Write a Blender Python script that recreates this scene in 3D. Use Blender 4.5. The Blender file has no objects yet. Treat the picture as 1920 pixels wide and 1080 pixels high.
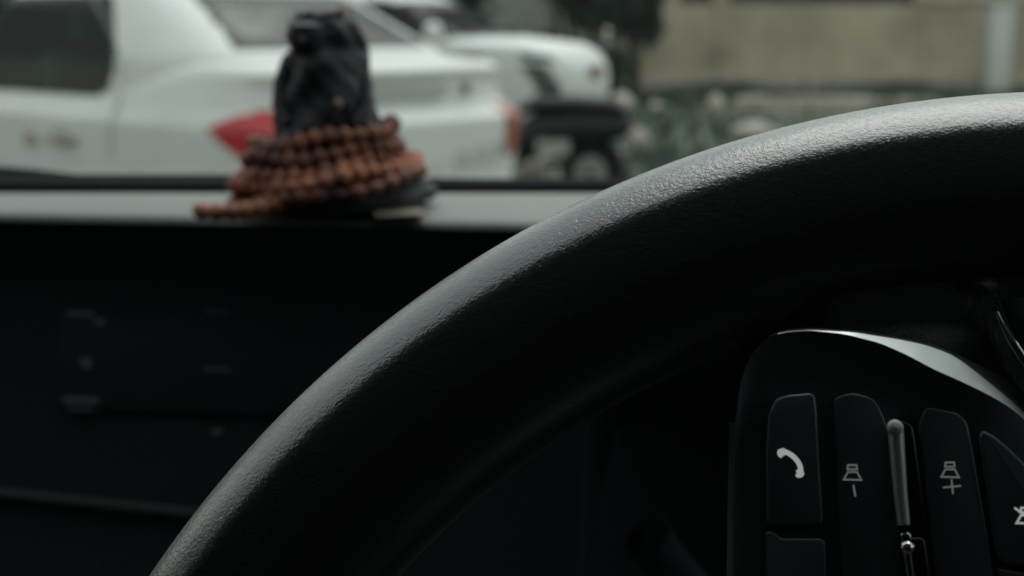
import bpy, bmesh, math, random
import numpy as np
from mathutils import Vector, Matrix
random.seed(7)
rng = np.random.default_rng(11)
C = bpy.context.scene.collection
S = bpy.context.scene
R = math.radians

# ------------------------------------------------------------------ camera, world, sun, exposure
EYE = Vector((0, 0, 1.25))
FPX = 2666.67
PITCH = math.atan(500 / FPX)
cam = bpy.data.cameras.new("camera")
cam.sensor_width = 36; cam.lens = 50
cam.clip_start = 0.01; cam.clip_end = 500
cam.dof.use_dof = True; cam.dof.focus_distance = 0.250; cam.dof.aperture_fstop = 17
co = bpy.data.objects.new("camera", cam); C.objects.link(co)
co.location = EYE; co.rotation_euler = (R(90) - PITCH, 0, 0)
S.camera = co

SUN_EL, SUN_AZ = 58, 18          # degrees; azimuth from +Y towards -X is negative
W = bpy.data.worlds.new("World"); S.world = W; W.use_nodes = True
nt = W.node_tree; nt.nodes.clear()
sky = nt.nodes.new("ShaderNodeTexSky"); sky.sky_type = 'NISHITA'; sky.sun_disc = False
sky.sun_elevation = R(SUN_EL); sky.sun_rotation = R(SUN_AZ); sky.dust_density = 0.6; sky.air_density = 3.0
hsv = nt.nodes.new("ShaderNodeHueSaturation"); hsv.inputs["Saturation"].default_value = 0.16
tint = nt.nodes.new("ShaderNodeMix"); tint.data_type = 'RGBA'; tint.blend_type = 'MULTIPLY'
tint.inputs[0].default_value = 1.0; tint.inputs[7].default_value = (0.985, 1.0, 1.0, 1)
bg = nt.nodes.new("ShaderNodeBackground"); bg.inputs[1].default_value = 0.145
out = nt.nodes.new("ShaderNodeOutputWorld")
nt.links.new(sky.outputs[0], hsv.inputs["Color"]); nt.links.new(hsv.outputs[0], tint.inputs[6])
nt.links.new(tint.outputs[2], bg.inputs[0]); nt.links.new(bg.outputs[0], out.inputs[0])

sl = bpy.data.lights.new("sun", 'SUN'); sl.energy = 1.15; sl.angle = R(44); sl.color = (1.0, 0.98, 0.93)
so = bpy.data.objects.new("sun", sl); C.objects.link(so)
az = R(SUN_AZ)
sdir = Vector((math.sin(az) * math.cos(R(SUN_EL)), math.cos(az) * math.cos(R(SUN_EL)), math.sin(R(SUN_EL))))
so.rotation_euler = sdir.to_track_quat('Z', 'Y').to_euler()

S.view_settings.view_transform = 'Standard'; S.view_settings.look = 'None'
S.view_settings.exposure = 0.12; S.view_settings.gamma = 1.0
S.render.engine = 'CYCLES'
S.cycles.use_denoising = True
S.cycles.max_bounces = 8; S.cycles.transparent_max_bounces = 12
S.cycles.sample_clamp_indirect = 4.0
S.cycles.caustics_reflective = False; S.cycles.caustics_refractive = False

# ------------------------------------------------------------------ helpers
def ray(px, py):
    dx, dz = (px - 960) / FPX, -(py - 540) / FPX
    c, s = math.cos(PITCH), math.sin(PITCH)
    return Vector((dx, c + dz * s, -s + dz * c))
def at(px, py, Y):
    d = ray(px, py); return EYE + d * (Y / d.y)
def on_ground(px, py, z=0.0):
    d = ray(px, py); return EYE + d * ((z - EYE.z) / d.z)

def node_mat(name, col, rough=0.5, metal=0.0, spec=0.5, coat=0.0, bump=None, vary=None, emit=None, sheen=0.0, ior=1.5):
    """principled surface; vary=(scale, other colour, amount) mottles the colour; bump=(scale, distance, strength, kind)"""
    m = bpy.data.materials.new(name); m.use_nodes = True
    n = m.node_tree.nodes; L = m.node_tree.links; b = n["Principled BSDF"]
    b.inputs["Base Color"].default_value = (*col, 1); b.inputs["Roughness"].default_value = rough
    b.inputs["Metallic"].default_value = metal; b.inputs["Specular IOR Level"].default_value = spec
    b.inputs["Coat Weight"].default_value = coat; b.inputs["Coat Roughness"].default_value = 0.08
    tc = n.new("ShaderNodeTexCoord")
    if vary:
        t = n.new("ShaderNodeTexNoise"); t.inputs["Scale"].default_value = vary[0]; t.inputs["Detail"].default_value = 5
        t.inputs["Roughness"].default_value = 0.62
        r = n.new("ShaderNodeValToRGB"); r.color_ramp.elements[0].position = 0.35; r.color_ramp.elements[1].position = 0.68
        r.color_ramp.elements[0].color = (*col, 1); r.color_ramp.elements[1].color = (*vary[1], 1)
        L.new(tc.outputs["Object"], t.inputs["Vector"]); L.new(t.outputs[0], r.inputs[0]); L.new(r.outputs[0], b.inputs["Base Color"])
    if bump:
        bp = n.new("ShaderNodeBump"); bp.inputs["Strength"].default_value = bump[2]; bp.inputs["Distance"].default_value = bump[1]
        if bump[3] == 'grain':
            nz = n.new("ShaderNodeTexNoise"); nz.inputs["Scale"].default_value = bump[0] * 0.55; nz.inputs["Detail"].default_value = 2
            mx = n.new("ShaderNodeMix"); mx.data_type = 'RGBA'; mx.blend_type = 'LINEAR_LIGHT'; mx.inputs[0].default_value = 0.0016
            v = n.new("ShaderNodeTexVoronoi"); v.feature = 'SMOOTH_F1'; v.inputs["Scale"].default_value = bump[0]
            v.inputs["Smoothness"].default_value = 0.35
            v2 = n.new("ShaderNodeTexNoise"); v2.inputs["Scale"].default_value = bump[0] * 0.7; v2.inputs["Detail"].default_value = 4
            ad = n.new("ShaderNodeMath"); ad.operation = 'MULTIPLY_ADD'; ad.inputs[1].default_value = -0.9
            L.new(tc.outputs["Object"], nz.inputs["Vector"]); L.new(tc.outputs["Object"], mx.inputs[6]); L.new(nz.outputs[1], mx.inputs[7])
            L.new(mx.outputs[2], v.inputs["Vector"]); L.new(tc.outputs["Object"], v2.inputs["Vector"])
            L.new(v.outputs["Distance"], ad.inputs[0]); L.new(v2.outputs[0], ad.inputs[2]); L.new(ad.outputs[0], bp.inputs["Height"])
        else:
            v = n.new("ShaderNodeTexNoise"); v.inputs["Scale"].default_value = bump[0]; v.inputs["Detail"].default_value = 5
            L.new(tc.outputs["Object"], v.inputs["Vector"]); L.new(v.outputs[0], bp.inputs["Height"])
        L.new(bp.outputs[0], b.inputs["Normal"])
    b.inputs['IOR'].default_value = ior
    if sheen:
        b.inputs['Sheen Weight'].default_value = sheen; b.inputs['Sheen Roughness'].default_value = 0.3
    if emit:
        b.inputs["Emission Color"].default_value = (*emit[:3], 1); b.inputs["Emission Strength"].default_value = emit[3]
    return m

def glass_mat(name, tint_, gloss=0.06, rough=0.02, fres=True):
    m = bpy.data.materials.new(name); m.use_nodes = True
    n = m.node_tree.nodes; L = m.node_tree.links; n.remove(n["Principled BSDF"])
    t = n.new("ShaderNodeBsdfTransparent"); t.inputs[0].default_value = (*tint_, 1)
    g = n.new("ShaderNodeBsdfGlossy"); g.inputs["Roughness"].default_value = rough; g.inputs[0].default_value = (1, 1, 1, 1)
    mx = n.new("ShaderNodeMixShader")
    if fres:
        f = n.new("ShaderNodeFresnel"); f.inputs[0].default_value = 1.5; L.new(f.outputs[0], mx.inputs[0])
    else:
        mx.inputs[0].default_value = gloss
    L.new(t.outputs[0], mx.inputs[1]); L.new(g.outputs[0], mx.inputs[2]); L.new(mx.outputs[0], n["Material Output"].inputs[0])
    return m

class MB:
    """collects points and faces, becomes ONE mesh object"""
    def __init__(s): s.v = []; s.f = []
    def add(s, vs, fs):
        o = len(s.v); s.v += [tuple(v) for v in vs]; s.f += [tuple(i + o for i in f) for f in fs]; return s
    def grid(s, rows, close_u=False, close_v=False):
        nr, nc = len(rows), len(rows[0]); vs = [p for r in rows for p in r]; fs = []
        for i in range(nr if close_v else nr - 1):
            for j in range(nc if close_u else nc - 1):
                a = i * nc + j; b = i * nc + (j + 1) % nc; i2 = (i + 1) % nr
                fs.append((a, b, i2 * nc + (j + 1) % nc, i2 * nc + j))
        return s.add(vs, fs)
    def box(s, c, d, M=None, bev=0.0):
        bm = bmesh.new(); bmesh.ops.create_cube(bm, size=1)
        for v in bm.verts: v.co = Vector((v.co.x * d[0], v.co.y * d[1], v.co.z * d[2]))
        if bev: bmesh.ops.bevel(bm, geom=bm.edges[:], offset=bev, segments=2, affect='EDGES', profile=0.5)
        vs = [v.co + Vector(c) if M is None else M @ (v.co) + Vector(c) for v in bm.verts]
        bm.verts.index_update()
        fs = [[v.index for v in f.verts] for f in bm.faces]; bm.free(); return s.add(vs, fs)
    def tube(s, path, r, n=12, closed=False, cap=True, flat=1.0):
        path = [Vector(p) for p in path]; m = len(path); rows = []
        rr = r if callable(r) else (lambda t: r)
        up0 = None
        for i, p in enumerate(path):
            if closed: t = path[(i + 1) % m] - path[i - 1]
            else: t = path[min(i + 1, m - 1)] - path[max(i - 1, 0)]
            t.normalize()
            if up0 is None:
                up0 = Vector((0, 0, 1)) if abs(t.z) < 0.9 else Vector((1, 0, 0))
            a = t.cross(up0).normalized(); b = a.cross(t).normalized(); up0 = b
            ra = rr(i / max(1, m - 1))
            rows.append([p + a * ra * math.cos(2 * math.pi * k / n) + b * ra * flat * math.sin(2 * math.pi * k / n) for k in range(n)])
        s.grid(rows, close_u=True, close_v=closed)
        if cap and not closed:
            o = len(s.v) - n * m
            s.f.append(tuple(o + k for k in range(n))[::-1]); s.f.append(tuple(o + (m - 1) * n + k for k in range(n)))
        return s
    def lathe(s, prof, c=(0, 0, 0), n=32, M=None, fn=None):
        rows = []
        for (r, z) in prof:
            row = []
            for k in range(n):
                a = 2 * math.pi * k / n; q = r * (fn(a, z) if fn else 1)
                p = Vector((q * math.cos(a), q * math.sin(a), z)); row.append((M @ p if M else p) + Vector(c))
            rows.append(row)
        s.grid(rows, close_u=True)
        o = len(s.v) - n * len(prof)
        s.f.append(tuple(o + k for k in range(n))[::-1]); s.f.append(tuple(o + (len(prof) - 1) * n + k for k in range(n)))
        return s
    def build(s, name, mat, parent=None, smooth=True, ang=40):
        me = bpy.data.meshes.new(name); me.from_pydata(s.v, [], s.f)
        bm = bmesh.new(); bm.from_mesh(me); bmesh.ops.recalc_face_normals(bm, faces=bm.faces[:]); bm.to_mesh(me); bm.free()
        me.materials.append(mat); me.update()
        if smooth:
            for p in me.polygons: p.use_smooth = True
            me.set_sharp_from_angle(angle=R(ang))
        o = bpy.data.objects.new(name, me); C.objects.link(o)
        if parent: o.parent = parent
        return o

def tag(o, label=None, cat=None, group=None, kind=None):
    if label: o["label"] = label
    if cat: o["category"] = cat
    if group: o["group"] = group
    if kind: o["kind"] = kind
    return o
def thing(name, label, cat, loc=(0, 0, 0), rz=0.0, group=None):
    o = bpy.data.objects.new(name, None); C.objects.link(o); o.location = loc; o.rotation_euler = (0, 0, rz)
    o.empty_display_size = 0.05
    return tag(o, label, cat, group)

# ------------------------------------------------------------------ materials
M = {}
M['leather'] = node_mat('leather', (0.040, 0.045, 0.047), 0.46, spec=0.8, bump=(1300, 0.00016, 0.6, 'grain'))
M['rim_leather'] = node_mat('rim_leather', (0.036, 0.039, 0.039), 0.25, spec=1.0, sheen=0.22, ior=1.62, bump=(1500, 0.00013, 0.55, 'grain'))
M['soft_plastic'] = node_mat('soft_plastic', (0.085, 0.10, 0.11), 0.48, bump=(2600, 0.0001, 0.3, 'n'))
M['button_plastic'] = node_mat('button_plastic', (0.10, 0.118, 0.128), 0.24, coat=0.7, bump=(3000, 0.00005, 0.2, 'n'))
M['gloss_black'] = node_mat('gloss_black', (0.010, 0.011, 0.012), 0.12)
M['satin_silver'] = node_mat('satin_silver', (0.66, 0.69, 0.66), 0.30, metal=0.85, bump=(2500, 0.00003, 0.2, 'n'))
M['rib_chrome'] = node_mat('rib_chrome', (0.90, 0.94, 0.90), 0.25, metal=0.55)
M['chrome'] = node_mat('chrome', (0.85, 0.87, 0.85), 0.10, metal=1.0)
M['symbol'] = node_mat('symbol', (0.82, 0.86, 0.82), 0.5, emit=(0.95, 1, 0.96, 0.26))  # small glow added so the icons read in the dark cabin
M['symbol_dim'] = node_mat('symbol_dim', (0.45, 0.48, 0.45), 0.5, emit=(0.92, 1, 0.96, 0.085))  # weaker added glow for the volume icons
M['print_grey'] = node_mat('print_grey', (0.24, 0.26, 0.27), 0.6)
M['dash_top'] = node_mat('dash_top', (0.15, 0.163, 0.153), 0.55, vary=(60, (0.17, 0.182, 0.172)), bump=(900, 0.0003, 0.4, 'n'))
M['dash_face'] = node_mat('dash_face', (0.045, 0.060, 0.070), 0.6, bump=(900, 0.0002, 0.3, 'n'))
M['headliner'] = node_mat('headliner', (0.56, 0.58, 0.58), 0.95)
M['lining'] = node_mat('lining', (0.06, 0.064, 0.066), 0.9)
M['trim_lit_edge'] = node_mat('trim_lit_edge', (0.10, 0.105, 0.11), 0.35)  # paler than the fascia, paints the lit edge of the lower ledge
M['rubber'] = node_mat('rubber', (0.012, 0.013, 0.014), 0.7)
M['windscreen'] = glass_mat('windscreen', (0.88, 0.93, 0.91), gloss=0.035, fres=False)
M['side_glass'] = glass_mat('side_glass', (0.40, 0.43, 0.42), gloss=0.04, fres=False)
M['driver_glass'] = glass_mat('driver_glass', (0.85, 0.90, 0.88), gloss=0.04, fres=False)
M['car_glass'] = glass_mat('car_glass', (0.34, 0.45, 0.39), gloss=0.03, rough=0.05, fres=False)
M['rear_glass'] = glass_mat('rear_glass', (0.25, 0.30, 0.28), gloss=0.085, rough=0.2, fres=False)
M['white_paint'] = node_mat('white_paint', (0.72, 0.75, 0.73), 0.50, spec=0.4, coat=0.0, vary=(2.2, (0.66, 0.685, 0.66)))
M['seal'] = node_mat('seal', (0.02, 0.024, 0.022), 0.6)
M['red_lens'] = node_mat('red_lens', (0.44, 0.026, 0.032), 0.35)
M['red_dull'] = node_mat('red_dull', (0.30, 0.09, 0.06), 0.4)
M['amber_lens'] = node_mat('amber_lens', (0.50, 0.16, 0.05), 0.25)
M['lamp_dark'] = node_mat('lamp_dark', (0.045, 0.065, 0.055), 0.12, coat=0.3)
M['seat_cloth'] = node_mat('seat_cloth', (0.14, 0.17, 0.145), 0.9)
M['gold'] = node_mat('gold', (0.26, 0.19, 0.09), 0.35, metal=0.6)
M['steel'] = node_mat('steel', (0.45, 0.46, 0.45), 0.35, metal=0.9)
M['idol'] = node_mat('idol', (0.014, 0.019, 0.022), 0.6, bump=(260, 0.0008, 0.6, 'n'))
M['bead'] = node_mat('bead', (0.52, 0.185, 0.095), 0.6, vary=(70, (0.15, 0.052, 0.034)), bump=(700, 0.0006, 0.7, 'n'))
M['bead_dark'] = node_mat('bead_dark', (0.33, 0.12, 0.065), 0.65, vary=(70, (0.045, 0.022, 0.018)), bump=(700, 0.0006, 0.7, 'n'))
M['idol_orange'] = node_mat('idol_orange', (0.27, 0.085, 0.05), 0.6)
M['idol_pale'] = node_mat('idol_pale', (0.24, 0.15, 0.13), 0.6)
M['cloth_dark'] = node_mat('cloth_dark', (0.016, 0.022, 0.024), 0.75, bump=(300, 0.001, 0.5, 'n'))
M['paper'] = node_mat('paper', (0.24, 0.20, 0.15), 0.8)
M['plaster'] = node_mat('plaster', (0.55, 0.48, 0.355), 0.9, vary=(0.9, (0.32, 0.29, 0.21)), bump=(6, 0.02, 0.4, 'n'))
M['pillar_white'] = node_mat('pillar_white', (0.62, 0.66, 0.62), 0.8, vary=(3, (0.54, 0.58, 0.54)))
M['window_dark'] = node_mat('window_dark', (0.012, 0.016, 0.016), 0.15)
M['stone'] = node_mat('stone', (0.50, 0.455, 0.38), 0.9, vary=(5, (0.38, 0.345, 0.28)), bump=(14, 0.03, 0.5, 'n'))
M['pale_stone'] = node_mat('pale_stone', (0.42, 0.40, 0.35), 0.9, vary=(6, (0.33, 0.31, 0.26)))
M['leaf'] = node_mat('leaf', (0.022, 0.048, 0.034), 0.7, vary=(1.6, (0.050, 0.085, 0.058)))
M['leaf_dark'] = node_mat('leaf_dark', (0.014, 0.030, 0.024), 0.75, vary=(1.2, (0.030, 0.052, 0.040)))
M['weed'] = node_mat('weed', (0.070, 0.115, 0.088), 0.8, vary=(0.8, (0.105, 0.125, 0.088)))
M['bark'] = node_mat('bark', (0.07, 0.06, 0.045), 0.9)
M['ground'] = node_mat('ground', (0.075, 0.105, 0.082), 0.95, vary=(0.7, (0.135, 0.14, 0.105)), bump=(5, 0.05, 0.5, 'n'))
M['tin'] = node_mat('tin', (0.30, 0.30, 0.28), 0.5)

# ------------------------------------------------------------------ the ground outside
g = MB(); xs = np.linspace(-1, 1, 41)
g.grid([[(150 * x * abs(x), -60 + (y + 1) * 130, 0.0) for x in xs] for y in xs])
tag(g.build('ground', M['ground']), 'rough earth and weed ground of the parking yard', 'ground', kind='structure')

def leaf_cloud(mb, c, rad, n, size, seed):
    r = np.random.default_rng(seed)
    for _ in range(n):
        d = r.normal(size=3); d /= np.linalg.norm(d); q = r.random() ** 0.4
        p = Vector(c) + Vector((d[0] * rad[0] * q, d[1] * rad[1] * q, d[2] * rad[2] * q))
        a = Vector(r.normal(size=3)).normalized(); b = a.cross(Vector(r.normal(size=3))).normalized()
        s = size * (0.6 + 0.8 * r.random())
        mb.add([p + a * s, p + b * s * 0.5, p - a * s, p - b * s * 0.5], [(0, 1, 2, 3)])

def bush(name, label, cat, X, Y, h, w, seed, mat='leaf_dark', n=1500, size=0.10, group=None, trunk=0.35):
    t = thing(name, label, cat, (X, Y, 0), 0, group); r = np.random.default_rng(seed)
    tb = MB(); tb.tube([(0, 0, 0), (0.05, 0, h * 0.3), (0.0, 0.05, h * 0.6)], lambda u: 0.09 * (1.3 - u), 8)
    for k in range(4):
        a = r.random() * 6.28; tb.tube([(0, 0, h * 0.25), (math.cos(a) * w * 0.25, math.sin(a) * w * 0.25, h * 0.7)], lambda u: 0.04 * (1.2 - u), 6)
    tb.build('trunk', M['bark'], t)
    cr = MB()
    for k in range(9):
        a = r.random() * 6.28; q = r.random() ** 0.5 * w * 0.36
        leaf_cloud(cr, (math.cos(a) * q, math.sin(a) * q, h * (trunk + (0.9 - trunk) * r.random())), (w * 0.24, w * 0.24, h * 0.17), n // 9, size, seed * 31 + k)
    cr.build('crown', M[mat], t, smooth=False)
    return t

# weeds: uncountable ground cover
wd = MB()
for _ in range(5200):
    Y = 11 + 14 * rng.random(); X = -3 + 14 * rng.random()
    if math.sin(X * 1.3) + math.sin(Y * 1.1 + X) + rng.normal() * 0.8 < 0.1: continue
    h = 0.10 + 0.20 * rng.random(); a = rng.random() * 6.28; w = 0.03 + 0.04 * rng.random(); l = rng.normal(size=2) * 0.08
    wd.add([(X - w * math.cos(a), Y - w * math.sin(a), 0.0), (X + w * math.cos(a), Y + w * math.sin(a), 0.0), (X + l[0] + w * .6 * math.cos(a), Y + l[1], h)], [(0, 1, 2)])
for _ in range(2600):                      # a taller strip along the wall foot
    Y = 24.4 + 1.0 * rng.random(); X = 1.6 + 11 * rng.random()
    h = 0.06 + (0.14 + 0.10 * math.sin(X * 2.1)) * rng.random(); a = rng.random() * 6.28; w = 0.05
    wd.add([(X - w * math.cos(a), Y - w * math.sin(a), 0.0), (X + w * math.cos(a), Y + w * math.sin(a), 0.0), (X + rng.normal() * 0.08, Y, h)], [(0, 1, 2)])
tag(wd.build('weeds', M['weed'], smooth=False), 'low dark green weeds spread over the yard ground', 'weeds', kind='stuff')

# ------------------------------------------------------------------ building with plaster wall, far right
BY = 25.6
bt = thing('building', 'long brown plastered building with dark windows across the yard', 'building', (0, BY, 0))
wb = MB()
x0, x1, zt, zs = 2.15, 16.0, 4.2, 1.53
wins = [(2.95, 3.55, zs, 3.0), (3.84, 7.10, zs, 3.0)]
wb.box(((x0 + x1) / 2, 0.15, zs / 2), (x1 - x0, 0.30, zs))
cx = x0
for (a, b, z0, z1) in wins + [(x1, x1, 0, 0)]:
    if a > cx: wb.box(((cx + a) / 2, 0.15, (zs + zt) / 2), (a - cx, 0.30, zt - zs))
    if b > a: wb.box(((a + b) / 2, 0.15, (z1 + zt) / 2), (b - a, 0.30, zt - z1))
    cx = b
wb.box((x0 + 0.15, 3.3, zt / 2), (0.30, 6.0, zt))
wb.build('wall', M['plaster'], bt, smooth=False)
for (a, b, z0, z1) in wins:
    f = MB()
    for xx in np.linspace(a + 0.03, b - 0.03, max(2, int((b - a) / 0.8) + 1)): f.box((xx, 0.10, (z0 + z1) / 2), (0.05, 0.06, z1 - z0))
    f.box(((a + b) / 2, 0.10, z1 - 0.03), (b - a - 0.06, 0.05, 0.05))
    fo = f.build('window', M['bark'], bt, smooth=False)
    MB().box(((a + b) / 2, 0.20, (z0 + z1) / 2), (b - a - 0.01, 0.01, z1 - z0 - 0.01)).build('pane', M['window_dark'], fo, smooth=False)
sl_ = MB(); sl_.box((9.0, -0.04, 1.62), (3.6, 0.07, 0.09)); sl_.build('ledge', M['stone'], bt, smooth=False)
for xx in (3.7, 5.3, 7.35):
    MB().box((xx, -0.02, 0.76), (0.14, 0.04, 1.50), bev=0.01).build('pilaster', M['plaster'], bt, smooth=False)
MB().box(((x0 + x1) / 2, -0.06, 0.16), (x1 - x0, 0.12, 0.30)).build('plinth', M['stone'], bt, smooth=False)
MB().box(((x0 + x1) / 2, 3.0, zt + 0.1), (x1 - x0 + 0.8, 7.2, 0.18)).build('roof', M['tin'], bt, smooth=False)

pt = thing('gate_pillar', 'white painted square pillar standing before the brown wall', 'pillar', (8.38, 24.9, 0))
p_ = MB(); p_.box((0, 0, 0.76), (0.38, 0.38, 1.52), bev=0.02); p_.build('shaft', M['pillar_white'], pt)
MB().box((0, 0, 1.555), (0.46, 0.46, 0.07), bev=0.01).build('cap', M['pillar_white'], pt)

gw = thing('sky_gap_wall', 'pale grey wall added to cover the bright sky gap behind the hatchback and the trees', 'wall', (-3.4, 33.0, 0))  # added wall: covers the white sky gap with a duller grey
MB().box((0, 0, 1.5), (11.0, 0.25, 3.0)).build('masonry', node_mat('grey_masonry', (0.62, 0.64, 0.60), 0.9, vary=(0.6, (0.48, 0.50, 0.46))), gw, smooth=False)
MB().box((0, 0, 3.05), (11.2, 0.40, 0.10)).build('coping', M['stone'], gw, smooth=False)

# stones and slabs lying on the yard, each its own
def rock(label, px, py, w, h, mat='stone', seed=1, flat=0.7, name='stone', group='stones lying on the yard', box=False):
    p = on_ground(px, py); b = MB(); r = np.random.default_rng(seed)
    if box:
        b.box((0, 0, h / 2), (w, w * 0.35, h), bev=min(h, w) * 0.16)
        b.v = [(x + r.normal() * w * 0.015, y + r.normal() * w * 0.015, max(0, z + r.normal() * h * 0.05)) for x, y, z in b.v]
    else:
        ph = r.random(6) * 6.28
        b.lathe([(w * 0.5 * math.sin(math.pi * (0.06 + 0.88 * i / 9)) ** 0.8, h * (i / 9) ** 1.15) for i in range(10)], n=16,
                fn=lambda a, z: 1 + 0.16 * math.sin(2 * a + ph[0]) + 0.10 * math.sin(3 * a + ph[1] + z * 9))
    o = b.build(name, M[mat]); o.location = p; o.rotation_euler = (0, 0, r.normal() * 0.25)
    return tag(o, label, 'stone', group)
rock('long pale concrete slab lying before the wall, behind the steering wheel rim', 1530, 216, 1.45, 0.24, seed=3, box=True, name='concrete_slab')
rock('short concrete slab at the right end of the long pale slab', 1690, 205, 1.2, 0.14, seed=4, box=True, name='concrete_slab')
rock('squat block of concrete just left of the long pale slab', 1405, 214, 0.40, 0.24, seed=5, box=True, name='concrete_slab')
rock('rounded pale stone half hidden by the steering wheel rim', 1412, 268, 0.50, 0.22, 'pale_stone', 6)
rock('narrow upright stone left of the concrete slabs', 1342, 218, 0.24, 0.30, seed=7)
rock('small brown stone in the weeds between car and slabs', 1232, 208, 0.28, 0.12, seed=8)
rock('round whitish stone beside the scooter wheel', 1196, 290, 0.27, 0.26, 'pale_stone', 9)
rock('brown boulder behind the scooter under the white hatchback bumper', 1165, 222, 0.40, 0.34, seed=10)

# ------------------------------------------------------------------ vegetation behind
bush('bush', 'dark bush at the left corner of the brown building', 'bush', 2.0, 23.6, 2.3, 1.0, 5, n=1700)
bush('bush', 'wide dark bush behind the bonnet of the white hatchback', 'bush', 0.9, 22.5, 2.4, 2.0, 6, n=2400, trunk=0.2)
bush('bush', 'green bush seen through the windows of the white sedan', 'bush', -4.8, 15.5, 2.2, 2.6, 8, 'leaf', n=2600, trunk=0.15)
for i, (X, Y, h, w, lab) in enumerate([(-1.6, 27, 5.5, 4.2, 'tall dark tree behind the idol and the white sedan'), (-7.5, 24, 6.5, 5.0, 'broad dark tree beyond the side window of the sedan'),
                                       (1.6, 29, 5.0, 3.6, 'dark tree filling the gap left of the brown building'), (-12, 20, 6, 5, 'large tree out past the rear door of the sedan')]):
    bush('tree', lab, 'tree', X, Y, h, w, 20 + i, 'leaf_dark' if i != 1 else 'leaf', n=3600, size=0.17, group='trees beyond the yard', trunk=0.22)

# ------------------------------------------------------------------ cars
def resample(pts, n):
    pts = np.array(pts); d = np.r_[0, np.cumsum(np.hypot(*np.diff(np.r_[pts, pts[:1]], axis=0).T))]
    q = np.linspace(0, d[-1], n, endpoint=False); pp = np.r_[pts, pts[:1]]
    return np.stack([np.interp(q, d, pp[:, 0]), np.interp(q, d, pp[:, 1])], 1)
def ring(yr, yf, hw, e, n, bow=0.0):
    th = np.linspace(0, 2 * np.pi, 1200, endpoint=False) - np.pi / 2
    c, s = np.cos(th), np.sin(th)
    x = hw * np.sign(c) * np.abs(c) ** (2 / e); y = (yr + yf) / 2 + (yf - yr) / 2 * np.sign(s) * np.abs(s) ** (2 / e)
    k = np.clip(np.abs(y - (yr + yf) / 2) / ((yf - yr) / 2), 0, 1)
    y = y - np.sign(s) * bow * (x / hw) ** 2 * k ** 6
    return resample(np.stack([x, y], 1), n)
def inside(poly, x, y):
    c = False; n = len(poly)
    for i in range(n):
        (x1, y1), (x2, y2) = poly[i], poly[i - 1]
        if (y1 > y) != (y2 > y) and x < (x2 - x1) * (y - y1) / (y2 - y1) + x1: c = not c
    return c
def edge_dist(poly, x, y):
    best = 9.0
    for i in range(len(poly)):
        a = np.array(poly[i - 1]); b = np.array(poly[i]); p = np.array((x, y)); ab = b - a
        t = np.clip(np.dot(p - a, ab) / (np.dot(ab, ab) + 1e-12), 0, 1); best = min(best, np.hypot(*(p - a - t * ab)))
    return best

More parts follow.
